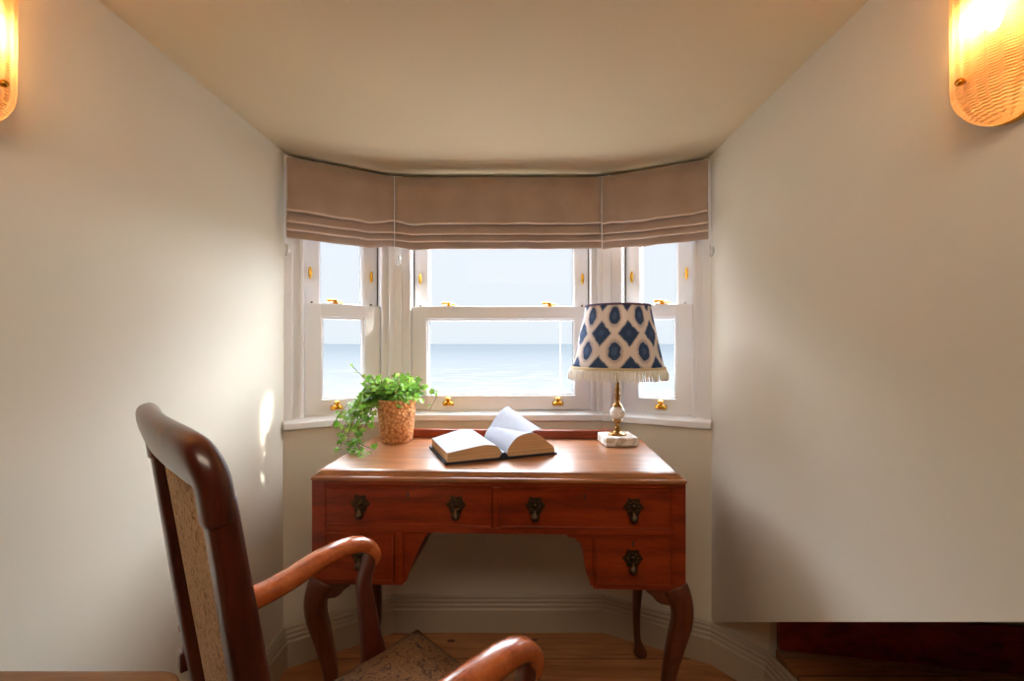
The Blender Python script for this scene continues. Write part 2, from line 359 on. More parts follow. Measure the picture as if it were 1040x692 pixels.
# ---------------------------------------------------------------- sash windows
def window(idx, P, Q, m0, m1, fastener_us, lift_us):
    """P, Q wall-line end points; m0/m1 width of post at each end"""
    L = (Q-P).length; e = (Q-P).normalized(); n = Vector((-e.y, e.x))
    mt = Matrix(((e.x, n.x, 0, P.x), (e.y, n.y, 0, P.y), (0, 0, 1, 0), (0, 0, 0, 1)))
    root = bpy.data.objects.new('window_%d' % idx, None); COL.objects.link(root); root.matrix_world = mt; root['kind'] = 'structure'; root.empty_display_size = 0.05
    def bx(mb, u0, u1, w0, w1, z0, z1): mb.box((u0, w0, z0), (u1, w1, z1))
    zt = 1.745; u0, u1 = m0, L-m1
    f = MB()
    for (a, c, s) in ((0, u0, 1), (u1, L, -1)):
        bx(f, a, c, 0.018, 0.15, 0.835, zt)             # post
        if s == 1: bx(f, a, a+m0*0.45, 0.004, 0.02, 0.835, zt); bx(f, c-0.012, c, 0.012, 0.02, 0.835, zt)
        else: bx(f, c-m1*0.45, c, 0.004, 0.02, 0.835, zt); bx(f, a, a+0.012, 0.012, 0.02, 0.835, zt)
    bx(f, 0, L, 0.01, 0.15, 1.715, zt)
    f.build('window_frame', M['white'], root, bevel=0.002)
    s = MB(); sp = [(-0.018, 0.805), (-0.018, 0.828), (0.0, 0.834), (0.03, 0.842), (0.17, 0.836), (0.17, 0.79), (0.0, 0.805)]
    k0 = 0.018*math.tan(R(15)) if m0 > 0.05 else 0
    s.prism(sp, lambda a, c, t: (t*L, a, c), 0.0, 1.0)
    s.build('window_sill', M['white'], root, bevel=0.003)
    def sash(name, w0, w1, z0, z1, st, rt, rb):
        g = 0.0025; a, c = u0+g, u1-g
        mb = MB()
        bx(mb, a, a+st, w0, w1, z0, z1); bx(mb, c-st, c, w0, w1, z0, z1)
        bx(mb, a+st, c-st, w0, w1, z0, z0+rb); bx(mb, a+st, c-st, w0, w1, z1-rt, z1)
        # glazing bead, sloping into the glass
        i0, i1, j0, j1 = a+st, c-st, z0+rb, z1-rt; bd = 0.008
        for (x0, x1, zz0, zz1) in ((i0, i0+bd, j0, j1), (i1-bd, i1, j0, j1), (i0, i1, j0, j0+bd), (i0, i1, j1-bd, j1)):
            bx(mb, x0, x1, w0+0.012, w1-0.004, zz0, zz1)
        o = mb.build(name, M['white'], root, bevel=0.002)
        gl = MB(); gm = (w0+w1)/2+0.004; bx(gl, i0+0.002, i1-0.002, gm, gm+0.004, j0+0.002, j1-0.002); gl.build('glass_pane', M['glass'], o)
        gk = MB()
        for (x0, x1, zz0, zz1) in ((i0+bd, i0+bd+0.0016, j0+bd, j1-bd), (i1-bd-0.0016, i1-bd, j0+bd, j1-bd)):
            bx(gk, x0, x1, gm-0.003, gm, zz0, zz1)
        gk.build('gasket', M['rubber'], o)
        return o
    up = sash('upper_sash', 0.066, 0.104, 1.205, 1.716, 0.052, 0.05, 0.036)
    lo = sash('lower_sash', 0.022, 0.062, 0.842, 1.243, 0.056, 0.046, 0.056)
    # dark running channel beside the upper sash
    ch = MB(); bx(ch, u0, u0+0.0022, 0.06, 0.07, 1.245, 1.71); bx(ch, u1-0.0022, u1, 0.06, 0.07, 1.245, 1.71); ch.build('channel_seal', M['rubber'], root)
    for u in fastener_us:       # cam fastener on the meeting rail: plate, post, swinging arm
        m = MB(); uu = u
        m.box((uu-0.022, 0.030, 1.243), (uu+0.022, 0.052, 1.246)); m.lathe([(0.008, 0), (0.009, 0.006), (0.006, 0.010), (0.007, 0.014), (0.003, 0.017)], (uu, 0.041, 1.246), 14)
        m.sweep([(uu, 0.041, 1.257), (uu-0.012, 0.040, 1.259), (uu-0.028, 0.037, 1.257)], [0.0045, 0.0038, 0.0055], 10)
        m.sweep([(uu+0.004, 0.043, 1.252), (uu+0.018, 0.046, 1.254), (uu+0.026, 0.050, 1.250)], [(0.006, 0.003), (0.005, 0.003), (0.003, 0.002)], 10)
        m.build('sash_fastener', M['brass'], lo)
    for u in lift_us:           # sash lift on the bottom rail
        m = MB(); m.sweep([(u-0.019, 0.014, 0.866), (u-0.010, 0.006, 0.868), (u, 0.003, 0.869), (u+0.010, 0.006, 0.868), (u+0.019, 0.014, 0.866)], [(0.004, 0.007), (0.006, 0.008), (0.007, 0.008), (0.006, 0.008), (0.004, 0.007)], 12)
        m.box((u-0.020, 0.016, 0.858), (u+0.020, 0.0225, 0.875)); m.lathe([(0.006, 0), (0.007, 0.005), (0.010, 0.010), (0.009, 0.015), (0.004, 0.018)], (u, 0.008, 0.874), 14)
        m.build('sash_lift', M['brass'], lo)
    for u in (u0+0.026, u1-0.026):      # small brass travel stops on the upper stiles
        m = MB(); m.sweep([(u, 0.064, 1.337), (u, 0.060, 1.343), (u, 0.059, 1.357), (u, 0.060, 1.371), (u, 0.064, 1.377)], [(0.004, 0.003), (0.0065, 0.005), (0.007, 0.006), (0.0065, 0.005), (0.004, 0.003)], 12, up=(1, 0, 0))
        m.build('travel_stop', M['brass'], up)
    for u in (u0+0.030, u1-0.030):
        m = MB(); m.lathe([(0.004, 0), (0.0045, 0.004), (0.003, 0.008), (0.001, 0.010)], (u, 0.05, 1.243), 10); m.build('sash_screw', M['darkbrass'], lo)
    return root
for nm, p, ea, eb in (('trim_3', B_, (B_-A_).normalized(), (C_-B_).normalized()), ('trim_4', C_, (C_-B_).normalized(), (D_-C_).normalized())):
    na = Vector((-ea.y, ea.x)); nb_ = Vector((-eb.y, eb.x)); b = MB()
    P5 = [p+na*0.0195, p+na*0.15, p+(na+nb_).normalized()*0.158, p+nb_*0.15, p+nb_*0.0195]
    P5 = [p+(na+nb_).normalized()*0.0045, p-ea*0.006+na*0.0045, p-ea*0.002+na*0.15, p+(na+nb_).normalized()*0.158, p+eb*0.002+nb_*0.15, p+eb*0.006+nb_*0.0045]
    b.prism([(v.x, v.y) for v in P5], lambda a, c, t: (a, c, t), 0.836, 1.745); struct(b.build(nm, M['white']))
window(1, A_, B_, 0.066, 0.046, [0.175], [0.175])
window(2, B_, C_, 0.060, 0.042, [0.205, 0.600], [0.205, 0.630])
window(3, C_, D_, 0.072, 0.062, [0.215], [0.215])

# ---------------------------------------------------------------- outside: sea, beach, pole
def sea_mat():
    m = mat('sea_water', srgb(150, 185, 205), 0.5); q = NT(m); q.b.inputs['Specular IOR Level'].default_value = 0.0
    g = q.n('ShaderNodeNewGeometry'); s = q.n('ShaderNodeSeparateXYZ'); q.l(g.outputs['Position'], s.inputs[0])
    lg = q.math('LOGARITHM', s.outputs['Y'], 10)                        # 1.8 near .. 4 far
    cv = q.n('ShaderNodeCombineXYZ'); q.l(q.math('MULTIPLY', q.math('DIVIDE', s.outputs['X'], s.outputs['Y']), 6), cv.inputs[0]); q.l(q.math('MULTIPLY', q.math('DIVIDE', 900, s.outputs['Y']), 2.2), cv.inputs[1])
    w = q.noise(cv.outputs[0], 1.6, 6, 0.65, 0.4)
    base = q.ramp(lg, [(0.0, srgb(160, 190, 205)), (1.0, srgb(160, 190, 205))])
    f = q.n('ShaderNodeMapRange'); q.l(lg, f.inputs['Value']); f.inputs['From Min'].default_value = 1.9; f.inputs['From Max'].default_value = 3.2
    base = q.ramp(f.outputs[0], [(0.0, (0.0310, 0.0320, 0.0325)), (0.3, (0.0275, 0.0295, 0.0305)), (0.7, (0.0215, 0.0245, 0.0262)), (1.0, (0.0200, 0.0235, 0.0255))])
    foamth = q.n('ShaderNodeMapRange'); q.l(lg, foamth.inputs['Value']); foamth.inputs['From Min'].default_value = 1.9; foamth.inputs['From Max'].default_value = 2.5
    foamth.inputs['To Min'].default_value = 0.43; foamth.inputs['To Max'].default_value = 0.66
    foam = q.math('SMOOTH_MIN', 1.0, q.math('MAXIMUM', 0.0, q.math('MULTIPLY', q.math('SUBTRACT', w, foamth.outputs[0]), 9)), 0.1)
    q.col(q.mix(foam, base, (0.038, 0.040, 0.042))); return m
b = MB(); b.add([(-9000, 55, -8.5), (9000, 55, -8.5), (9000, 9000, -8.5), (-9000, 9000, -8.5)], [(0, 1, 2, 3)])
o = b.build('sea', sea_mat()); struct(o)
b = MB(); b.add([(-300, 4, -8.3), (300, 4, -8.3), (300, 58, -8.7), (-300, 58, -8.7)], [(0, 1, 2, 3)])
struct(b.build('beach_ground', paint('sand', srgb(66, 62, 54))))
pd = 40.0; px_ = (569-CX)/FPX*pd
b = MB(); b.lathe([(0.16, 0), (0.15, 0.3), (0.06, 0.35), (0.05, 4.0), (0.035, 11.1), (0.07, 11.15), (0.07, 11.25), (0.01, 11.35)], (px_, pd, -8.5), 12)
for z in (1.2, 2.4, 3.6): b.box((px_-0.01, pd-0.1, -8.5+z), (px_+0.01, pd+0.1, -8.4+z))
tag(b.build('beach_pole', mat('pole_paint', (0.85, 0.87, 0.9), 0.5)), 'thin white pole on the shore seen through the middle window', 'pole')

# ---------------------------------------------------------------- roman blinds
def blind(P, Q, label, sag, seed, m0, m1, lift):
    e = (Q-P).normalized(); n = Vector((e.y, -e.x)); L = (Q-P).length      # n towards the room
    root = thing('roman_blind', label, 'blind', (P.x, P.y, 1.46), math.atan2(e.y, e.x), 'taupe roman blinds drawn up over the bay')
    r = random.Random(seed); ph = [r.uniform(0, 6.28) for _ in range(6)]
    # profile: (drop from top, distance from the wall)
    def sheet(prof, z0, name, amp=1.0, m='blind', lip=True):
        N = 60; vs = []; fs = []; K = len(prof); th = 0.004
        for side in (0, 1):
            for i in range(N+1):
                t = i/N; u = t*L; ub = u
                sg = sag*math.sin(math.pi*t)**0.8
                for k, (dz, w) in enumerate(prof):
                    kk = k/(K-1); wob = 0.0055*amp*kk*(math.sin(u*23+ph[0]+kk*2)+0.6*math.sin(u*51+ph[1]-kk*3))
                    wob += amp*0.012*kk*math.exp(-((t-0.12)/0.07)**2)-amp*0.014*kk*math.exp(-((t-0.88)/0.06)**2)
                    z = z0-dz-sg*kk*amp+kk*amp**0.5*(lift[0]*math.exp(-(t/0.06)**2)+lift[1]*math.exp(-((1-t)/0.16)**2)-0.008*math.exp(-((t-lift[2])/0.09)**2))+0.0015*amp*math.sin(u*37+ph[2])*kk
                    ww = w+wob; ub = m0*ww+t*(L-(m0+m1)*ww)
                    vs.append((ub, -(ww)-(-th if side else 0), z))
        o2 = (N+1)*K
        for i in range(N):
            for k in range(K-1):
                a = i*K+k; fs.append((a, a+K, a+K+1, a+1)); fs.append((o2+a, o2+a+1, o2+a+K+1, o2+a+K))
        for k in range(K-1): fs.append((k, k+1, o2+k+1, o2+k)); a = N*K+k; fs.append((a, o2+a, o2+a+1, a+1))
        for i in range(N): a = i*K; fs.append((a, o2+a, o2+a+K, a+K)); a = i*K+K-1; fs.append((a, a+K, o2+a+K, o2+a))
        mb = MB(); mb.add(vs, fs, True); o_ = mb.build(name, M[m], root)
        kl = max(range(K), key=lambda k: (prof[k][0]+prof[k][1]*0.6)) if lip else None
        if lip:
            pm_ = MB(); pm_.sweep([Vector(vs[i*K+kl])+Vector((0, -0.0015, 0)) for i in range(0, N+1, 2)], [0.0032]*len(range(0, N+1, 2)), 8, sub=2); pm_.build('pleat_strip', M['pale_strip'], o_)  # thin paler strip running along the pleat lip
        return o_
    zt = 1.727-1.46
    def fold(z0, depth, w, front):     # one pleat: falls, rolls under, runs back up behind
        return [(0, front*0.35+0.004), (depth*0.25, front*0.62), (depth*0.5, front*0.82), (depth*0.75, front*0.95), (depth*0.93, front), (depth*0.985, front*0.97), (depth, front*0.88), (depth*0.985, front*0.78), (depth*0.9, front*0.70), (depth*0.8, front*0.62)]
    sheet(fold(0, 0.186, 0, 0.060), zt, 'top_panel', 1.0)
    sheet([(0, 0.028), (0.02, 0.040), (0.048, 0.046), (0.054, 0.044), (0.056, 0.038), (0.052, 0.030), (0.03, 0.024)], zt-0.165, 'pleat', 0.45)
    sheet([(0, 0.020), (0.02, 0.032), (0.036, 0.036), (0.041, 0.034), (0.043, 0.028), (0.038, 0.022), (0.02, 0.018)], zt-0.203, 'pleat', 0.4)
    sheet([(0, 0.014), (0.02, 0.022), (0.05, 0.024), (0.056, 0.023), (0.057, 0.020)], zt-0.213, 'hem', 0.3, lip=False)
    hb = MB(); hb.box((0.004, -0.018, zt-0.03), (L-0.004, 0.006, zt-0.002)); hb.build('headrail', M['white'], root)
    return root
def off(P, d0, d1, w):   # offset corner towards the room
    n0 = Vector((d0.y, -d0.x)); n1 = Vector((d1.y, -d1.x)); m = (n0+n1).normalized(); return P+m*(w/m.dot(n0))
eAB, eBC, eCD = (B_-A_).normalized(), (C_-B_).normalized(), (D_-C_).normalized()
wB = 0.012
a0 = A_+Vector((0.010, -0.002)); bb = off(B_, eAB, eBC, wB); cc = off(C_, eBC, eCD, wB); d0 = D_+Vector((-0.010, -0.002))
g = 0.003
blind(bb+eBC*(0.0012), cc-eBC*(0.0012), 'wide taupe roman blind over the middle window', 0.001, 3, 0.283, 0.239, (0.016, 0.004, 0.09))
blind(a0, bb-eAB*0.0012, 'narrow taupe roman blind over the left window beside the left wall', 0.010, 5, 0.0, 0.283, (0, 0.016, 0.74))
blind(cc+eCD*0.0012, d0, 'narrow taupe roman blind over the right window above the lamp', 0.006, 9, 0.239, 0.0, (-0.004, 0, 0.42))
# little clear cord tidies at the blind ends
for (x, y, lab) in ((-0.782, 1.545, 'small clear cord tidy hanging at the left end of the blinds'), (-0.452, 1.726, 'small clear cord tidy hanging where left and middle blinds meet'), (0.652, 1.545, 'small clear cord tidy hanging at the right end of the blinds')):
    t = thing('cord_tidy', lab, 'cord tidy', (x, y, 1.395), 0, 'clear cord tidies under the blinds')
    m = MB(); m.sweep([(0, 0, 0), (0.004, 0, 0.02), (0, 0, 0.04)], [0.004, 0.007, 0.004], 10); m.build('tidy_body', M['plastic'], t)
    m = MB(); m.sweep([(0, 0, 0.04), (0.001, 0, 0.07), (0, 0, 0.10)], [0.0012, 0.0012, 0.0012], 6); m.build('cord', M['white'], t)

# ---------------------------------------------------------------- desk
DZ = 0.76
desk = thing('writing_desk', 'polished mahogany kneehole writing desk with four drawers under the bay window', 'desk', (-0.058, 1.203, 0), R(-2.06))
DW, DD = 1.0, 0.46
def top_mesh():
    m = MB(); prof = [(0.0, 0.735), (0.0, 0.741), (-0.003, 0.744), (-0.006, 0.745), (-0.012, 0.752), (-0.018, 0.7575), (-0.026, 0.76)]   # inset, z
    rings = []
    rc = 0.012
    def ring(ins, z):
        pts = []
        x0, x1, y0, y1 = -0.5-ins, 0.5+ins, 0-ins, DD
        for cx, cy, a0_ in ((x1-rc, y0+rc, -90), (x1-0.002, y1-0.002, 0), (x0+0.002, y1-0.002, 90), (x0+rc, y0+rc, 180)):
            rr = rc if cy < 0.2 else 0.002
            for k in range(6): a = R(a0_+90*k/5); pts.append((cx+rr*math.cos(a), cy+rr*math.sin(a), z))
        return pts
    vs = []; rs = [ring(i, z) for i, z in prof]; n = len(rs[0])
    for r_ in rs: vs += r_
    fs = [tuple(range(n))[::-1], tuple(range((len(rs)-1)*n, len(rs)*n))]
    for i in range(len(rs)-1):
        for k in range(n): k2 = (k+1) % n; fs.append((i*n+k, i*n+k2, (i+1)*n+k2, (i+1)*n+k))
    return m.add(vs, fs)
# ring() uses negative inset = narrower
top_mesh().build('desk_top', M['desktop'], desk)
# carcass
c = MB()
def pz_(u0, u1, z0, z1, y0=0.008, y1=0.03): c.box((u0, y0, z0), (u1, y1, z1))
ZB = 0.455
pz_(-0.496, -0.463, ZB, 0.735); pz_(0.463, 0.496, ZB, 0.735)          # corner stiles
pz_(-0.463, 0.463, 0.720, 0.735); pz_(-0.010, 0.008, 0.612, 0.720)
pz_(-0.463, 0.463, 0.596, 0.612)
pz_(-0.463, -0.249, ZB, 0.464); pz_(0.256, 0.463, ZB, 0.464)
pz_(-0.272, -0.249, 0.464, 0.596); pz_(0.256, 0.262, 0.464, 0.596)
c.box((-0.496, 0.03, ZB), (-0.478, DD-0.004, 0.735)); c.box((0.478, 0.03, ZB), (0.496, DD-0.004, 0.735))   # sides
c.box((-0.478, DD-0.016, ZB+0.0), (-0.249, DD-0.004, 0.735)); c.box((0.256, DD-0.016, ZB), (0.478, DD-0.004, 0.735)); c.box((-0.249, DD-0.016, 0.60), (0.256, DD-0.004, 0.735))
c.box((-0.478, 0.03, 0.600), (0.478, DD-0.016, 0.608)); c.box((-0.478, 0.03, ZB), (-0.249, DD-0.016, ZB+0.006)); c.box((0.256, 0.03, ZB), (0.478, DD-0.016, ZB+0.006))
c.box((-0.261, 0.03, ZB), (-0.249, DD-0.016, 0.60)); c.box((0.256, 0.03, ZB), (0.268, DD-0.016, 0.60))
c.build('carcass', M['mahog'], desk, bevel=0.0015)
# shaped knee brackets
for s in (-1, 1):
    k = MB()
    if s < 0: poly = [(-0.249, 0.596), (-0.249, 0.460), (-0.243, 0.460), (-0.237, 0.478), (-0.224, 0.512), (-0.206, 0.552), (-0.192, 0.580), (-0.185, 0.588), (-0.183, 0.596)]
    else: poly = [(0.256, 0.460), (0.256, 0.596), (0.186, 0.596), (0.188, 0.589), (0.205, 0.586), (0.221, 0.574), (0.229, 0.552), (0.233, 0.520), (0.238, 0.492), (0.246, 0.474), (0.250, 0.460)]
    k.prism(poly, lambda a, z, t: (a, t, z), 0.014, 0.032)
    k.build('knee_bracket', M['mahog'], desk, bevel=0.001)
# cock-beaded drawers
def pull_mesh():
    m = MB()
    n = 40; outl = []
    for i in range(n):
        a = 2*math.pi*i/n; r_ = 0.0220*(1+0.13*math.cos(6*a)+0.06*math.cos(12*a+1)); outl.append((r_*math.cos(a)*1.08, r_*math.sin(a)*1.05))
    m.prism(outl, lambda a, z, t: (a, t, z), -0.0022, 0.0)
    for k in range(8):
        a = 2*math.pi*k/8; m.ball((0.0125*math.cos(a), -0.0028, 0.0125*math.sin(a)), 0.0036, 8, 6)
    m.ball((0, -0.005, 0.002), (0.006, 0.005, 0.006), 12, 8)
    return m
def drop_mesh():
    m = MB(); m.lathe([(0.0015, 0), (0.003, -0.002), (0.0032, -0.006), (0.008, -0.011), (0.0115, -0.017), (0.0118, -0.022), (0.009, -0.027), (0.004, -0.030), (0.001, -0.031)], (0, -0.011, 0.0), 14)
    m.sweep([(-0.006, -0.004, -0.001), (-0.004, -0.010, -0.004), (0, -0.012, -0.006), (0.004, -0.010, -0.004), (0.006, -0.004, -0.001)], [0.0014]*5, 8)
    return m
pull_proto = []
def drawer(u0, u1, z0, z1, pulls, key, zp):
    y0 = 0.0045; mb = MB(); g = 0.0018
    mb.box((u0+g, 0.0085, z0+g), (u1-g, 0.030, z1-g))
    mb.box((u0+0.012, 0.030, z0+0.006), (u1-0.012, 0.40, z1-0.012))
    o = mb.build('drawer', M['mahog'], desk, bevel=0.001)
    bd = MB(); w = 0.0042
    for (a, c_, zz0, zz1) in ((u0+g, u0+g+w, z0+g, z1-g), (u1-g-w, u1-g, z0+g, z1-g), (u0+g, u1-g, z0+g, z0+g+w), (u0+g, u1-g, z1-g-w, z1-g)):
        bd.box((a, 0.0050, zz0), (c_, 0.0086, zz1))
    bd.build('beading', M['mahog'], o, bevel=0.0012)
    for u in pulls:
        pt = pull_mesh().v; mp = pull_mesh(); mp.v = [(x+u, y+0.0085, z+zp) for x, y, z in mp.v]
        dm = drop_mesh(); mp.add([(x+u, y+0.0085, z+zp-0.008) for x, y, z in dm.v], dm.f, True)
        mp.build('drop_pull', M['darkbrass'], o)
    if key is not None:
        km = MB(); ku, kz = key
        km.ball((ku, 0.0084, kz), (0.0034, 0.0008, 0.0034), 12, 8); km.prism([(ku-0.0016, kz), (ku+0.0016, kz), (ku+0.0028, kz-0.011), (ku-0.0028, kz-0.011)], lambda a, z, t: (a, t, z), 0.0078, 0.0086)
        km.build('keyhole', M['rubber'], o)
    return o
drawer(-0.463, -0.010, 0.612, 0.720, (-0.364, -0.106), (-0.235, 0.700), 0.672)
drawer(0.008, 0.463, 0.612, 0.720, (0.103, 0.360), (0.233, 0.700), 0.672)
drawer(-0.463, -0.272, 0.464, 0.596, (-0.364,), (-0.364, 0.578), 0.536)
drawer(0.262, 0.463, 0.464, 0.596, (0.358,), (0.360, 0.578), 0.538)
gal = MB(); gal.box((-0.40, DD-0.020, 0.7605), (0.385, DD-0.006, 0.786)); gal.box((-0.405, DD-0.023, 0.786), (0.39, DD-0.003, 0.790))
gal.build('back_rail', M['mahog'], desk, bevel=0.002)
# cabriole legs
def cabriole(sx, sy):
    ox, oy = sx*0.465, (0.036 if sy < 0 else DD-0.036)
    px = sx*0.707; py = (-0.707 if sy < 0 else 0.35)
    k = [(0.455, 0.012, 0.034), (0.438, 0.022, 0.032), (0.408, 0.031, 0.0285), (0.37, 0.030, 0.0265), (0.32, 0.018, 0.0245), (0.25, 0.002, 0.021), (0.18, -0.010, 0.0175), (0.11, -0.012, 0.0150), (0.06, -0.004, 0.0145), (0.035, 0.008, 0.020), (0.020, 0.016, 0.026), (0.008, 0.018, 0.027), (0.0, 0.017, 0.022)]
    if sy > 0: k = [(z, o_*0.7, r_*0.8) for z, o_, r_ in k]
    m = MB(); m.sweep([(ox+px*o_, oy+py*o_, z) for z, o_, r_ in k], [r_ for z, o_, r_ in k], 20, up=(0, 1, 0), power=3.0, sub=4)
    # small ear scroll under the case on the inner side
    if sy < 0:
        poly = [(0.0, 0.455), (0.072, 0.455), (0.070, 0.448), (0.056, 0.438), (0.044, 0.424), (0.030, 0.416), (0.0, 0.412)]
        m.prism([(ox-sx*a, z) for a, z in poly], lambda a, z, t: (a, t, z), 0.012, 0.040)
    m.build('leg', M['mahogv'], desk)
for sx in (-1, 1):
    for sy in (-1, 1): cabriole(sx, sy)

# ---------------------------------------------------------------- table lamp
lamp = thing('table_lamp', 'brass and marble table lamp with blue and cream fringed shade on the desk', 'lamp', (0.3385, 1.556, DZ+0.0005), R(4))
m = MB(); m.box((-0.056, -0.056, 0), (0.056, 0.056, 0.030))
mm = mat('white_marble', srgb(236, 230, 222), 0.3); q = NT(mm); q.col(q.ramp(q.noise(q.obj(), 14, 5, 0.6, 2), [(0.42, srgb(190, 176, 160)), (0.52, srgb(238, 232, 226)), (1, srgb(246, 242, 238))]))
m.build('marble_base', mm, lamp, bevel=0.006, bseg=3)
m = MB(); m.lathe([(0.030, 0.0302), (0.031, 0.033), (0.026, 0.036), (0.013, 0.040), (0.009, 0.046), (0.013, 0.050), (0.008, 0.056), (0.0075, 0.068), (0.014, 0.074), (0.018, 0.078), (0.018, 0.080)], (0, 0, 0), 24)
m.lathe([(0.018, 0.126), (0.018, 0.128), (0.013, 0.132), (0.008, 0.138), (0.0075, 0.160), (0.010, 0.164), (0.0065, 0.170), (0.009, 0.182), (0.0065, 0.194), (0.007, 0.225), (0.011, 0.235), (0.012, 0.30), (0.010, 0.305)], (0, 0, 0), 24)
m.build('brass_stem', mat('antique_brass', srgb(150, 110, 58), 0.3, 1.0), lamp)
m = MB(); m.ball((0, 0, 0.103), (0.0265, 0.0265, 0.0255), 28, 18); m.build('marble_ball', mm, lamp)
def shade_mat():
    m = mat('ikat_shade', srgb(220, 205, 190), 0.9); q = NT(m)
    c = q.n('ShaderNodeTexCoord'); s = q.n('ShaderNodeSeparateXYZ'); q.l(c.outputs['Object'], s.inputs[0])
    nz = q.n('ShaderNodeTexNoise'); nz.inputs['Scale'].default_value = 60; q.l(c.outputs['Object'], nz.inputs['Vector'])
    ang = q.math('ARCTAN2', s.outputs['Y'], s.outputs['X'])
    u = q.math('ADD', q.math('MULTIPLY', ang, 9/(2*math.pi)), q.math('MULTIPLY', q.math('SUBTRACT', nz.outputs['Fac'], 0.5), 0.14))
    u = q.math('ADD', u, 20.2575)
    v = q.math('ADD', q.math('DIVIDE', s.outputs['Z'], 0.1135), 10.725)
    v = q.math('ADD', v, q.math('MULTIPLY', q.math('SUBTRACT', nz.outputs['Fac'], 0.5), 0.08))
    def cell(off_u, off_v):
        a = q.math('ABSOLUTE', q.math('SUBTRACT', q.math('FRACT', q.math('ADD', u, off_u)), 0.5))
        b_ = q.math('ABSOLUTE', q.math('SUBTRACT', q.math('FRACT', q.math('ADD', v, off_v)), 0.5))
        return a, b_
    a, b_ = cell(0, 0)
    ov = q.math('SQRT', q.math('ADD', q.math('POWER', q.math('DIVIDE', a, 0.23), 2), q.math('POWER', q.math('DIVIDE', b_, 0.29), 2)))
    a2, b2 = cell(0.5, 0.5)
    di = q.math('ADD', q.math('DIVIDE', a2, 0.38), q.math('DIVIDE', b2, 0.37))
    cream = srgb(236, 224, 216); blue = srgb(56, 80, 120); halo = srgb(160, 140, 150); mid = srgb(88, 116, 156)
    col = cream
    dn = q.math('DIVIDE', q.math('SUBTRACT', 1.30, ov), 0.3); dn = q.math('MINIMUM', 1, q.math('MAXIMUM', 0, dn)) 
    col = q.mix(q.math('MULTIPLY', dn, 0.55), cream, halo)
    col = q.mix(q.math('LESS_THAN', ov, 0.86), col, blue)
    col = q.mix(q.math('MULTIPLY', q.math('LESS_THAN', ov, 0.36), 0.6), col, mid)
    d2 = q.math('MINIMUM', 1, q.math('MAXIMUM', 0, q.math('DIVIDE', q.math('SUBTRACT', 1.12, di), 0.22)))
    col = q.mix(d2, col, blue)
    col = q.mix(q.math('MULTIPLY', q.math('LESS_THAN', di, 0.28), 0.5), col, mid)
    q.col(col); q.bump(nz.outputs['Fac'], 0.2, 0.001)
    q.b.inputs['Transmission Weight'].default_value = 0.0
    # thin cloth: let some daylight through
    tr = q.n('ShaderNodeBsdfTranslucent'); q.l(col, tr.inputs['Color']); mx = q.n('ShaderNodeMixShader'); mx.inputs[0].default_value = 0.22
    out = [x for x in q.t.nodes if x.type == 'OUTPUT_MATERIAL'][0]
    q.l(q.b.outputs[0], mx.inputs[1]); q.l(tr.outputs[0], mx.inputs[2]); q.l(mx.outputs[0], out.inputs['Surface']); return m
m = MB(); n = 90; zb, zt = 0.250, 0.464
prof = [(0.154-0.046*(i/8)**0.95, zb+(zt-zb)*i/8) for i in range(9)]
vs = []; fs = []
full = [(r_, z) for r_, z in prof]+[(r_-0.003, z) for r_, z in reversed(prof)]
K = len(full)
for k in range(n):
    a = 2*math.pi*k/n; pl = 0.0009*math.cos(k*math.pi)
    for r_, z in full: vs.append(((r_+pl)*math.cos(a), (r_+pl)*math.sin(a), z-0.0))
for k in range(n):
    k2 = (k+1) % n
    for j in range(K): j2 = (j+1) % K; fs.append((k*K+j, k2*K+j, k2*K+j2, k*K+j2))
m.add(vs, fs, True); shade = m.build('lamp_shade', shade_mat(), lamp)
m = MB(); m.lathe([(0.1085, 0.4625), (0.1105, 0.4635), (0.1105, 0.4675), (0.1085, 0.469), (0.1065, 0.4675), (0.1065, 0.4635), (0.1085, 0.4625)], (0, 0, 0), 72, caps=False); m.build('top_trim', mat('purple_trim', srgb(92, 72, 104), 0.8), shade)
fr = MB(); fr.lathe([(0.155, 0.250), (0.1575, 0.251), (0.1575, 0.262), (0.155, 0.263), (0.1535, 0.262), (0.1535, 0.251), (0.155, 0.250)], (0, 0, 0), 72, caps=False)
fmat = mat('cream_fringe', srgb(242, 236, 226), 0.9)
fr.build('fringe_band', mat('fringe_braid', srgb(206, 186, 150), 0.9), shade)
fr = MB(); nn = 150
for k in range(nn):
    a = 2*math.pi*k/nn; L_ = 0.035+rnd.uniform(-0.003, 0.003); r0 = 0.157; r1 = 0.161+rnd.uniform(-0.003, 0.003)
    fr.sweep([(r0*math.cos(a), r0*math.sin(a), 0.255), (r1*math.cos(a), r1*math.sin(a), 0.255-L_*0.5), ((r1+0.001)*math.cos(a+0.01), (r1+0.001)*math.sin(a+0.01), 0.255-L_)], [0.0024, 0.0028, 0.0018], 6, up=(math.cos(a), math.sin(a), 0.2), sub=2)
fr.build('fringe', fmat, shade)
m = MB(); m.sweep([(-0.107, 0, 0.462), (0, 0, 0.455), (0.107, 0, 0.462)], [0.0015]*3, 8); m.sweep([(0, -0.107, 0.462), (0, 0, 0.455), (0, 0.107, 0.462)], [0.0015]*3, 8); m.lathe([(0.004, 0.30), (0.004, 0.456)], (0, 0, 0), 10); m.build('shade_carrier', M['darkbrass'], shade)

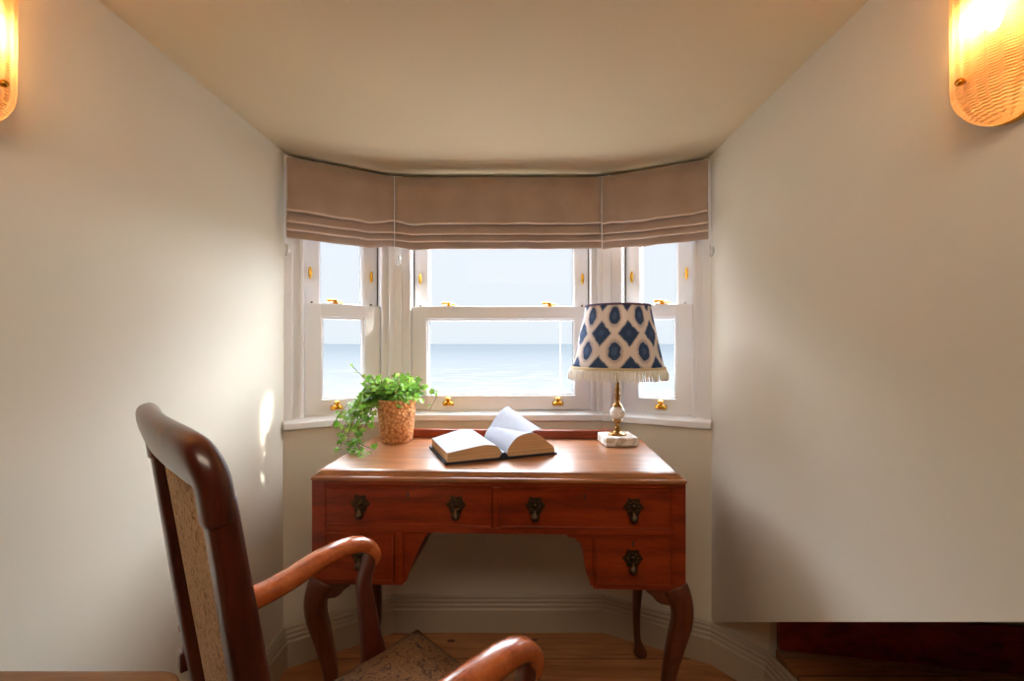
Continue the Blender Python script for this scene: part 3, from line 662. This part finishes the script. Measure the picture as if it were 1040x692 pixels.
# ---------------------------------------------------------------- potted ivy
pot = thing('potted_ivy', 'green trailing ivy in a hammered copper coloured pot on the desk', 'plant', (-0.421, 1.590, DZ+0.0005), 0)
pm = mat('woven_copper_pot', srgb(196, 128, 72), 0.5, 0.2); q = NT(pm); v = q.obj((1, 1, 1))
vo = q.n('ShaderNodeTexVoronoi'); vo.inputs['Scale'].default_value = 95; q.l(v, vo.inputs['Vector'])
q.col(q.ramp(vo.outputs['Distance'], [(0.0, srgb(232, 184, 132)), (0.5, srgb(206, 144, 88)), (0.9, srgb(164, 102, 56))])); q.bump(q.math('SUBTRACT', 1, vo.outputs['Distance']), 0.8, 0.004)
m = MB(); m.lathe([(0.050, 0.0), (0.054, 0.004), (0.058, 0.04), (0.0625, 0.09), (0.067, 0.143), (0.069, 0.146), (0.067, 0.148), (0.064, 0.146), (0.061, 0.12), (0.055, 0.118)], (0, 0, 0), 56); m.build('pot', pm, pot)
m = MB(); m.lathe([(0.0605, 0.118), (0.0605, 0.128), (0.03, 0.133), (0.002, 0.135)], (0, 0, 0), 40); m.build('soil', mat('potting_soil', srgb(50, 36, 26), 0.95), pot)
def leaf_mat(name, c0, c1):
    m = mat(name, c0, 0.5); q = NT(m); g_ = q.n('ShaderNodeObjectInfo'); v = q.obj()
    q.col(q.ramp(q.noise(v, 28, 3), [(0.35, c0), (0.5, c1), (0.68, srgb(190, 216, 120))]))
    tr = q.n('ShaderNodeBsdfTranslucent'); tr.inputs['Color'].default_value = (*srgb(140, 200, 70), 1); mx = q.n('ShaderNodeMixShader'); mx.inputs[0].default_value = 0.35
    out = [x for x in q.t.nodes if x.type == 'OUTPUT_MATERIAL'][0]
    q.l(q.b.outputs[0], mx.inputs[1]); q.l(tr.outputs[0], mx.inputs[2]); q.l(mx.outputs[0], out.inputs['Surface']); return m
stems = MB(); leaves = MB()
def leaf(mb, p, dirv, up, s):
    d_ = Vector(dirv).normalized(); u_ = Vector(up); u_ = (u_-d_*u_.dot(d_))
    if u_.length < 1e-3: u_ = d_.orthogonal()
    u_.normalize(); w_ = d_.cross(u_)
    out = [(0, 0), (0.14, 0.36), (0.10, 0.62), (0.34, 0.34), (0.55, 0.44), (0.62, 0.20), (1.0, 0), (0.62, -0.20), (0.55, -0.44), (0.34, -0.34), (0.10, -0.62), (0.14, -0.36)]
    out = [(0.02, 0), (-0.06, 0.22), (-0.02, 0.48), (0.18, 0.34), (0.36, 0.56), (0.50, 0.28), (0.98, 0), (0.50, -0.28), (0.36, -0.56), (0.18, -0.34), (-0.02, -0.48), (-0.06, -0.22)]
    vs = [Vector(p)+d_*(0.34*s)+u_*(0.03*s)]
    for a, b_ in out: vs.append(Vector(p)+d_*(a*s)+w_*(b_*s)+u_*((0.13*abs(b_)-0.18*a*a)*s))
    n_o = len(out); fs = [(0, 1+i, 1+(i+1) % n_o) for i in range(n_o)]
    mb.add(vs, fs, True)
def tendril(pts, n, s0, spread=0.012, thick=0.0012):
    stems.sweep(pts, [thick]*len(pts), 6, sub=5)
    P = [Vector(p) for p in pts]; seg = len(P)-1
    for i in range(n):
        t = (i+0.6)/n*seg; k = min(int(t), seg-1); f = t-k; p = P[k].lerp(P[k+1], f); T = (P[k+1]-P[k]).normalized()
        sdv = Vector((rnd.uniform(-1, 1), rnd.uniform(-1, 0.5), rnd.uniform(-0.5, 0.6))); sdv.normalize()
        q_ = p+sdv*rnd.uniform(0.3, 1)*spread
        stems.sweep([p, p.lerp(q_, 0.5)+Vector((0, 0, 0.002)), q_], [0.0007]*3, 5, sub=2)
        leaf(leaves, q_, sdv+T*0.5+Vector((0, -0.2, -0.25)), Vector((rnd.uniform(-0.4, 0.4), rnd.uniform(-1.0, -0.1), rnd.uniform(0.3, 1))), s0*rnd.uniform(0.75, 1.25))
zr = 0.14
for i in range(80):    # bushy crown: short arching stems
    a = rnd.uniform(0, 2*math.pi); ro = rnd.uniform(0.005, 0.055); reach = rnd.uniform(0.02, 0.085); hh = rnd.uniform(0.01, 0.10)
    lx = -0.02 if rnd.random() < 0.6 else 0.0
    p0 = (ro*math.cos(a), ro*math.sin(a), 0.128); p1 = ((ro+reach*0.5)*math.cos(a)+lx*0.5, (ro+reach*0.5)*math.sin(a)*0.8, zr+hh*0.8)
    p2 = ((ro+reach)*math.cos(a)+lx, max(-0.13, min(0.06, (ro+reach)*math.sin(a)*0.8)), zr+hh*0.75-0.01)
    tendril([p0, p1, p2], 7, 0.021, 0.016)
# px targets -> local offsets (about 3.5 mm per photo pixel at the pot)
tendril([(-0.02, -0.01, 0.13), (-0.07, -0.02, 0.185), (-0.11, -0.02, 0.225), (-0.148, -0.02, 0.262)], 9, 0.017, 0.010)
tendril([(-0.02, -0.02, 0.13), (-0.06, -0.03, 0.20), (-0.085, -0.03, 0.235)], 9, 0.02, 0.014)
for dx, zend, yy in ((-0.10, 0.005, -0.05), (-0.13, 0.05, -0.03), (-0.15, 0.03, -0.06), (-0.185, 0.055, -0.05), (-0.12, 0.02, -0.10), (-0.075, 0.05, -0.05), (-0.16, 0.08, -0.02), (-0.09, 0.10, -0.04), (-0.125, 0.09, -0.05)):
    tendril([(-0.03, -0.02, 0.135), (-0.07+dx*0.1, -0.035, 0.155), (dx*0.75-0.01, yy, 0.135), (dx*0.9-0.01, yy-0.01, (0.12+zend)/2+0.01), (dx-0.01, yy-0.02, zend+0.012)], 16, 0.020, 0.014)
tendril([(-0.05, -0.03, 0.14), (-0.11, -0.08, 0.10), (-0.12, -0.13, 0.03), (-0.10, -0.17, 0.010), (-0.075, -0.19, 0.008)], 14, 0.020, 0.012)
tendril([(-0.05, -0.03, 0.14), (-0.13, -0.07, 0.09), (-0.145, -0.12, 0.02), (-0.13, -0.165, 0.010)], 12, 0.019, 0.012)
tendril([(0.02, -0.01, 0.13), (0.07, -0.02, 0.19), (0.10, -0.02, 0.185), (0.13, -0.02, 0.180), (0.145, -0.02, 0.165), (0.12, -0.02, 0.115)], 9, 0.022, 0.010)
for ex, ey in ((-0.045, -0.235), (-0.065, -0.20), (-0.02, -0.215), (-0.09, -0.175)):
    tendril([(-0.045, -0.03, 0.14), (-0.085, -0.09, 0.10), (-0.09, -0.14, 0.035), (ex-0.01, ey+0.04, 0.012), (ex, ey, 0.008)], 11, 0.019, 0.010)
for ex, ez in ((-0.08, 0.225), (-0.05, 0.22), (-0.02, 0.215), (0.01, 0.21), (0.035, 0.215), (0.06, 0.225), (-0.10, 0.20)):
    tendril([(ex*0.3, -0.01, 0.13), (ex*0.7, -0.02, 0.18), (ex, -0.02, ez)], 9, 0.020, 0.016)
tendril([(0.02, -0.01, 0.13), (0.045, -0.01, 0.20), (0.055, -0.01, 0.235)], 8, 0.018, 0.012)
tendril([(0.03, -0.02, 0.13), (0.07, -0.02, 0.17), (0.09, -0.02, 0.19)], 8, 0.02, 0.012)
leaves.v = [(x, y, max(z, 0.004)) for x, y, z in leaves.v]; stems.v = [(x, y, max(z, 0.003)) for x, y, z in stems.v]
stems.build('stems', mat('ivy_stem', srgb(120, 110, 60), 0.7), pot)
leaves.build('foliage', leaf_mat('ivy_leaf', srgb(44, 96, 40), srgb(116, 176, 58)), pot)

# ---------------------------------------------------------------- open book
book = thing('open_book', 'thick open book with dark blue cover lying on the desk, one page lifting', 'book', (-0.040, 1.34, DZ+0.0005), R(21.6))
paper = mat('paper', srgb(222, 226, 232), 0.85); q = NT(paper); v = q.obj(); s = q.n('ShaderNodeSeparateXYZ'); q.l(v, s.inputs[0])
ln = q.math('LESS_THAN', q.math('FRACT', q.math('DIVIDE', s.outputs['Y'], 0.0062)), 0.42); wd = q.math('GREATER_THAN', q.noise(q.obj((260, 30, 1)), 1, 1), 0.42)
inx = q.math('MULTIPLY', q.math('LESS_THAN', q.math('ABSOLUTE', q.math('SUBTRACT', q.math('ABSOLUTE', s.outputs['X']), 0.082)), 0.062), q.math('LESS_THAN', q.math('ABSOLUTE', q.math('SUBTRACT', s.outputs['Y'], 0.117)), 0.092))
q.col(q.mix(q.math('MULTIPLY', q.math('MULTIPLY', ln, inx), q.math('MULTIPLY', wd, 0.22)), srgb(164, 170, 184), srgb(88, 92, 102)))
edge = mat('page_edges', srgb(196, 158, 116), 0.9); q = NT(edge); v = q.obj((1, 1, 420)); q.col(q.ramp(q.noise(v, 1, 3), [(0.35, srgb(178, 138, 98)), (0.65, srgb(220, 186, 144))]))
BL, BH = 0.172, 0.232
def page_block(name, fprof, bprof, edge_s):
    """fprof/bprof: (s, z) along the top at the front/back edge; s is signed distance from the spine"""
    NY = 14; n = len(fprof); base = 0.006; vs = []; top = []
    def cat(prof):
        P = [Vector((a, 0, b_)) for a, b_ in prof]; out = []
        for i in range(len(P)-1):
            a = P[max(i-1, 0)]; b_ = P[i]; c_ = P[i+1]; d_ = P[min(i+2, len(P)-1)]
            for k in range(6):
                t = k/6; out.append(0.5*((2*b_)+(c_-a)*t+(2*a-5*b_+4*c_-d_)*t*t+(3*b_-a-3*c_+d_)*t**3))
        out.append(P[-1]); return out
    F, Bk = cat(fprof), cat(bprof); m_ = len(F)
    for j in range(NY+1):
        t = j/NY
        for i in range(m_): p = F[i].lerp(Bk[i], t); vs.append((p.x, 0.004+(BH-0.008)*t, p.z))
    nb = len(vs)
    for j in range(NY+1):
        t = j/NY
        for i in range(m_): p = F[i].lerp(Bk[i], t); vs.append((p.x, 0.004+(BH-0.008)*t, base))
    tf = []; sf = []
    for j in range(NY):
        for i in range(m_-1):
            a = j*m_+i; tf.append((a, a+1, a+m_+1, a+m_)); sf.append((nb+a, nb+a+m_, nb+a+m_+1, nb+a+1))
    for i in range(m_-1): sf.append((i, nb+i, nb+i+1, i+1)); a = NY*m_+i; sf.append((a, a+1, nb+a+1, nb+a))
    for j in range(NY): a = j*m_; sf.append((a, a+m_, nb+a+m_, nb+a)); a = j*m_+m_-1; sf.append((a, nb+a, nb+a+m_, a+m_))
    mb = MB(); mb.add(vs, tf, True); mb.add(vs, sf, False); nt_ = len(tf)
    me = bpy.data.meshes.new(name); me.from_pydata(mb.v, [], mb.f); me.polygons.foreach_set('use_smooth', mb.smooth)
    me.materials.append(paper); me.materials.append(edge)
    me.polygons.foreach_set('material_index', [0]*nt_+[1]*len(sf)); me.update()
    o = bpy.data.objects.new(name, me); COL.objects.link(o); o.parent = book; return o
page_block('left_pages', [(-0.008, 0.022), (-0.022, 0.040), (-0.06, 0.046), (-0.11, 0.040), (-0.168, 0.032)], [(-0.008, 0.022), (-0.03, 0.048), (-0.07, 0.052), (-0.12, 0.042), (-0.168, 0.030)], 0)
page_block('right_pages', [(0.008, 0.012), (0.018, 0.036), (0.045, 0.062), (0.085, 0.070), (0.12, 0.058), (0.140, 0.040), (0.160, 0.026), (0.166, 0.010)], [(0.008, 0.014), (0.018, 0.040), (0.045, 0.066), (0.085, 0.072), (0.12, 0.060), (0.140, 0.042), (0.160, 0.028), (0.166, 0.010)], 0)
# lifted leaf
vs = []; fs = []; n1 = 14; n2 = 12
for side in (0, 1):
    for j in range(n2+1):
        t = j/n2
        for i in range(n1+1):
            s_ = i/n1; xf = 0.010+s_*0.112; zf = 0.018+0.062*math.sin(s_*math.pi/2)**0.9
            xb = 0.010+s_*0.088; zb_ = 0.018+0.102*math.sin(s_*math.pi/2)**1.0
            vs.append((xf+(xb-xf)*t, 0.004+(BH-0.008)*t, zf+(zb_-zf)*t**1.2+(0.0006 if side == 0 else 0.0)))
o2 = (n1+1)*(n2+1)
for j in range(n2):
    for i in range(n1): a = j*(n1+1)+i; fs.append((a, a+1, a+n1+2, a+n1+1)); fs.append((o2+a, o2+a+n1+1, o2+a+n1+2, o2+a+1))
m = MB(); m.add(vs, fs, True); m.build('lifted_page', paper, book)
m = MB(); cov = mat('navy_cover', srgb(24, 28, 48), 0.6)
prof = [(-0.176, 0.0), (-0.014, 0.0), (0.0, 0.0), (0.014, 0.0), (0.172, 0.0), (0.172, 0.005), (0.016, 0.005), (0.012, 0.010), (0.004, 0.020), (-0.004, 0.020), (-0.012, 0.010), (-0.016, 0.005), (-0.176, 0.005)]
m.prism(prof, lambda a, z, t: (a, t, z), 0.0, BH); m.build('book_cover', cov, book)

# ---------------------------------------------------------------- armchair
# local frame: +x = chair's right, +y = forward; R=(.707,-.707) F=(.707,.707)
hd = R(-45)
rc_, fc_ = -0.72, 0.20
org = Vector((0.7071*(rc_+fc_), 0.7071*(fc_-rc_), 0))
ch = thing('carver_chair', 'dark wooden armchair with curved arms and tapestry seat beside the left wall', 'chair', tuple(org), hd)
def rk(z): return -0.100+0.145*(1.02-z) if z > 0.42 else -0.100+0.145*0.6-(0.42-z)*0.22   # stile position front-back
for s in (-1, 1):
    m = MB(); xt, xb = s*0.187, s*0.187
    zs = [0.0, 0.2, 0.42, 0.6, 0.78, 0.88, 0.945]
    m.sweep([(xb+(xt-xb)*z, rk(z), z) for z in zs], [(0.019, 0.016), (0.021, 0.018), (0.0225, 0.021), (0.0225, 0.019), (0.022, 0.0165), (0.0215, 0.015), (0.021, 0.0145)], 20, up=(0, 1, 0), power=4, sub=4)
    m.build('back_leg', M['chairw'], ch)
# crest rail: curved, rolled shoulders
m = MB(); pts = []; rad = []
for z in (0.925, 0.962): pts.append((-0.187, rk(z)-0.002, z)); rad.append((0.0225, 0.0155))
for t in (-0.94, -0.8, -0.4, 0, 0.4, 0.8, 0.94):
    pts.append((t*0.187, rk(0.99)-0.002-0.013*(1-t*t), 0.984-0.004*(t/0.9)**4)); rad.append((0.031 if abs(t) < 0.9 else 0.027, 0.0155))
for z in (0.962, 0.925): pts.append((0.187, rk(z)-0.002, z)); rad.append((0.0225, 0.0155))
m.sweep(pts, rad, 22, up=(0, 1, 0), power=2.8, sub=6); m.build('crest_rail', M['chairw'], ch)
# padded back
m = MB(); NX, NZ = 12, 14; vs = []; fs = []
for side in (0, 1):
    for j in range(NZ+1):
        z = 0.50+0.455*j/NZ
        for i in range(NX+1):
            t = -1+2*i/NX; bow = -0.006*(1-t*t)*(j/NZ)**0.5
            pad = 0.012*(1-t**4)*(1-(2*j/NZ-1)**6)
            vs.append((t*0.170, rk(z)+bow+(pad+0.010 if side else -pad*0.2-0.001), z))
n_ = (NX+1)*(NZ+1)
for j in range(NZ):
    for i in range(NX): a = j*(NX+1)+i; fs.append((a, a+1, a+NX+2, a+NX+1)); fs.append((n_+a, n_+a+NX+1, n_+a+NX+2, n_+a+1))
for j in range(NZ): a = j*(NX+1); fs.append((a, a+NX+1, n_+a+NX+1, n_+a)); a += NX; fs.append((a, n_+a, n_+a+NX+1, a+NX+1))
for i in range(NX): fs.append((i, n_+i, n_+i+1, i+1)); a = NZ*(NX+1)+i; fs.append((a, a+1, n_+a+1, n_+a))
m.add(vs, fs, True); m.build('back_panel', M['backcloth'], ch)
m = MB(); m.box((-0.168, rk(0.48)-0.014, 0.455), (0.168, rk(0.48)+0.012, 0.50)); m.build('lower_back_rail', M['chairw'], ch, bevel=0.004)
for s in (-1, 1):
    m = MB(); m.box((s*0.196-0.010, rk(0.585)-0.027, 0.566), (s*0.196+0.010, rk(0.585)-0.010, 0.598)); m.build('joint_block', M['chairw'], ch, bevel=0.003)
# seat frame and drop-in seat
yf, yb = 0.405, 0.0
fo = [(-0.235, yf), (0.235, yf), (0.195, yb), (-0.195, yb)]
m = MB(); fi = [(-0.205, yf-0.03), (0.205, yf-0.03), (0.168, yb+0.03), (-0.168, yb+0.03)]
for z0, z1 in ((0.345, 0.405),):
    vs = [(x, y, z0) for x, y in fo]+[(x, y, z0) for x, y in fi]+[(x, y, z1) for x, y in fo]+[(x, y, z1) for x, y in fi]
    fs = []
    for i in range(4): k = (i+1) % 4; fs += [(i, k, 8+k, 8+i), (4+i, 12+i, 12+k, 4+k), (i, 4+i, 4+k, k), (8+i, 8+k, 12+k, 12+i)]
    m.add(vs, fs)
m.build('seat_frame', M['chairw'], ch, bevel=0.004)
m = MB(); NX, NY = 16, 16; vs = []; fs = []
for side in (0, 1):
    for j in range(NY+1):
        b_ = j/NY; y = yb+0.012+(yf+0.006-yb-0.012)*b_; hw = 0.190+(0.235-0.190)*b_
        for i in range(NX+1):
            t = -1+2*i/NX; dm = (1-t**6)*(1-(2*b_-1)**6)
            vs.append((t*hw, y, 0.408+(0.026*dm if side else -0.002)+(0.001 if side else 0)))
n_ = (NX+1)*(NY+1)
for j in range(NY):
    for i in range(NX): a = j*(NX+1)+i; fs.append((a, a+NX+1, a+NX+2, a+1)); fs.append((n_+a, n_+a+1, n_+a+NX+2, n_+a+NX+1))
for j in range(NY): a = j*(NX+1); fs.append((a, n_+a, n_+a+NX+1, a+NX+1)); a += NX; fs.append((a, a+NX+1, n_+a+NX+1, n_+a))
for i in range(NX): fs.append((i, i+1, n_+i+1, n_+i)); a = NY*(NX+1)+i; fs.append((a, n_+a, n_+a+1, a+1))
m.add(vs, fs, True); m.build('seat', M['tapestry'], ch)
for s in (-1, 1):
    # front leg: gentle cabriole
    m = MB(); x = s*0.212
    m.sweep([(x, yf-0.025, 0.40), (x+s*0.006, yf-0.014, 0.34), (x+s*0.008, yf-0.008, 0.28), (x, yf-0.022, 0.15), (x, yf-0.026, 0.06), (x+s*0.004, yf-0.016, 0.02), (x+s*0.004, yf-0.016, 0.0)],
            [0.024, 0.026, 0.024, 0.017, 0.0145, 0.021, 0.018], 18, up=(0, 1, 0), power=3.2); m.build('front_leg', M['chairw'], ch)
    # arm: leaves the stile, swings out and forward, rolls down over the support
    m = MB(); za = 0.655
    P = [(s*0.190, rk(0.66)-0.008, 0.650), (s*0.207, rk(0.66)+0.05, 0.633), (s*0.230, 0.10, 0.634), (s*0.246, 0.19, za-0.003), (s*0.249, 0.25, za+0.002), (s*0.249, 0.286, za-0.008), (s*0.248, 0.306, za-0.034), (s*0.247, 0.303, za-0.054)]
    m.sweep(P, [(0.016, 0.020), (0.019, 0.021), (0.023, 0.020), (0.024, 0.018), (0.023, 0.017), (0.020, 0.016), (0.018, 0.014), (0.014, 0.010)], 20, up=(0, 0, 1), power=2.4, sub=6)
    m.build('arm', M['armw'], ch)
    m = MB(); P = [(s*0.247, 0.300, za-0.014), (s*0.246, 0.290, za-0.052), (s*0.243, 0.278, za-0.085), (s*0.237, 0.280, za-0.13), (s*0.231, 0.286, za-0.19), (s*0.227, 0.292, za-0.24), (s*0.224, 0.296, za-0.30)]
    m.sweep(P, [(0.014, 0.013), (0.014, 0.014), (0.014, 0.015), (0.015, 0.018), (0.016, 0.021), (0.017, 0.027), (0.018, 0.036)], 18, up=(0, 1, 0), power=3.2, sub=5)
    m.build('arm_support', M['chairw'], ch)
for s in (-1, 1):
    m = MB(); m.sweep([(s*0.188, -0.045, 0.16), (s*0.206, yf-0.03, 0.16)], [0.010, 0.010], 12); m.build('stretcher', M['chairw'], ch)

# ---------------------------------------------------------------- small table in the near left corner
tb = thing('side_table', 'light brown wooden table top at the near left corner of the photo', 'table', (-0.527, 0.237, 0), 0)
def rrect(x0, x1, y0, y1, r_, z):
    pts = []
    for cx, cy, a0_ in ((x1-r_, y0+r_, -90), (x1-r_, y1-r_, 0), (x0+r_, y1-r_, 90), (x0+r_, y0+r_, 180)):
        for k in range(8): a = R(a0_+90*k/7); pts.append((cx+r_*math.cos(a), cy+r_*math.sin(a)))
    return pts
m = MB(); m.prism(rrect(-0.22, 0.22, -0.20, 0.20, 0.03, 0), lambda a, c_, t: (a, c_, t), 0.758, 0.790); m.build('table_top', M['tan'], tb, bevel=0.006, bseg=3)
m = MB(); m.box((-0.19, -0.17, 0.69), (0.19, 0.17, 0.758)); m.build('apron', M['tan'], tb, bevel=0.003)
for sx in (-1, 1):
    for sy in (-1, 1):
        m = MB(); m.sweep([(sx*0.17, sy*0.15, 0.70), (sx*0.17, sy*0.15, 0.4), (sx*0.17, sy*0.15, 0.0)], [0.020, 0.017, 0.013], 12, up=(0, 1, 0), power=4); m.build('leg', M['tan'], tb)

# ---------------------------------------------------------------- wall sconces
def ribbed_glass():
    m = bpy.data.materials.new('ribbed_amber_glass'); m.use_nodes = True; t = m.node_tree; t.nodes.clear()
    tr = t.nodes.new('ShaderNodeBsdfTransparent'); tr.inputs[0].default_value = (1.0, 0.86, 0.62, 1)
    tl = t.nodes.new('ShaderNodeBsdfTranslucent'); tl.inputs[0].default_value = (0.88, 0.70, 0.50, 1)
    gl = t.nodes.new('ShaderNodeBsdfGlossy'); gl.inputs['Roughness'].default_value = 0.12; gl.inputs[0].default_value = (1, 0.9, 0.75, 1)
    a = t.nodes.new('ShaderNodeMixShader'); a.inputs[0].default_value = 0.88
    b = t.nodes.new('ShaderNodeMixShader'); b.inputs[0].default_value = 0.12; o = t.nodes.new('ShaderNodeOutputMaterial')
    t.links.new(tr.outputs[0], a.inputs[1]); t.links.new(tl.outputs[0], a.inputs[2]); t.links.new(a.outputs[0], b.inputs[1]); t.links.new(gl.outputs[0], b.inputs[2]); t.links.new(b.outputs[0], o.inputs[0])
    return m
M['sglass'] = ribbed_glass()
glow = bpy.data.materials.new('bulb_glow'); glow.use_nodes = True; gb = glow.node_tree.nodes['Principled BSDF']
gb.inputs['Emission Color'].default_value = (1, 0.52, 0.16, 1); gb.inputs['Emission Strength'].default_value = 165; gb.inputs['Base Color'].default_value = (1, 0.8, 0.5, 1)
def sconce(side, ywall, yc, zc, label):
    """local: +x away from the wall, y along the wall, z up; stadium outline, hw x hh"""
    root = thing('wall_sconce', label, 'wall light', (ywall, yc, zc), 0 if side > 0 else math.pi, 'ribbed amber glass wall lights')
    hw, hh, dp = 0.066, 0.200, 0.046
    def outline(f, hsc):     # point on the stadium at angle parameter, scaled inwards by f
        pass
    NA, NR = 96, 26
    vs = []; fs = []
    def stad(a, k):          # k 0..1: centre line -> rim
        c_, s_ = math.cos(a), math.sin(a); st_ = hh-hw
        return (hw*k*c_, (st_*(1 if s_ > 0 else -1) if abs(s_) > 1e-6 else 0)+hw*k*s_)
    # build as a grid: across (y) x along (z): rods of glass bent over, fine horizontal ribs
    NYY, NZZ = 60, 560
    def surf(u, v):          # u -1..1 across, v -1..1 along
        zz = v*hh; st_ = hh-hw
        w = hw if abs(zz) <= st_ else math.sqrt(max(0, hw*hw-(abs(zz)-st_)**2))
        y = u*w; edge = 1-abs(u)**2.6
        endf = 1 if abs(zz) <= st_ else math.sqrt(max(0, 1-((abs(zz)-st_)/hw)**2.6))
        x = 0.012+dp*(edge**0.55)*endf
        return x, y, zz
    for j in range(NZZ+1):
        v = -1+2*j/NZZ
        for i in range(NYY+1):
            u = -1+2*i/NYY; u = math.sin(u*math.pi/2)
            x, y, z = surf(u, v); rib = 0.0014*math.cos(z*2*math.pi/0.0038)+0.0015*math.cos(u*math.pi*8)
            vs.append((-(x+rib) if True else 0, y, z))
    for j in range(NZZ):
        for i in range(NYY): a = j*(NYY+1)+i; fs.append((a, a+1, a+NYY+2, a+NYY+1))
    mb = MB(); mb.add(vs, fs, True); gls = mb.build('glass_shade', M['sglass'], root)
    # rim
    def stadium_pts(hw_, hh_, n=48):
        pts = []
        for i in range(n+1): a = math.pi*i/n; pts.append((hw_*math.cos(a), (hh_-hw_)+hw_*math.sin(a)))
        for i in range(n+1): a = math.pi+math.pi*i/n; pts.append((hw_*math.cos(a), -(hh_-hw_)+hw_*math.sin(a)))
        return pts
    mb = MB(); mb.prism(stadium_pts(hw+0.001, hh+0.001), lambda a, c_, t: (-t, a, c_), 0.0005, 0.012); bp = mb.build('back_plate', M['brass'], root, bevel=0.002)
    for zz in (-0.140, 0.140):
        mb = MB(); yk = 0.015*side
        mt = Matrix.Translation((-0.056, yk, zz)) @ Matrix.Rotation(R(-90), 4, 'Y')
        mb.lathe([(0.0022, -0.028), (0.0022, 0.004), (0.0045, 0.005), (0.0055, 0.010), (0.004, 0.013), (0.001, 0.014)], (0, 0, 0), 16, mtx=mt); mb.build('fixing_knob', M['brass'], root)
    for zz in (-0.055, 0.085):
        mb = MB(); mb.ball((-0.034, 0, zz), (0.010, 0.010, 0.024), 18, 14); mb.build('bulb', glow, root)
    return root
YS = 0.612
sconce(1, 0.67, YS, 1.598, 'lit ribbed amber glass wall light on the right wall')
s2 = sconce(-1, -0.80, 0.640, 1.612, 'lit ribbed amber glass wall light on the left wall')
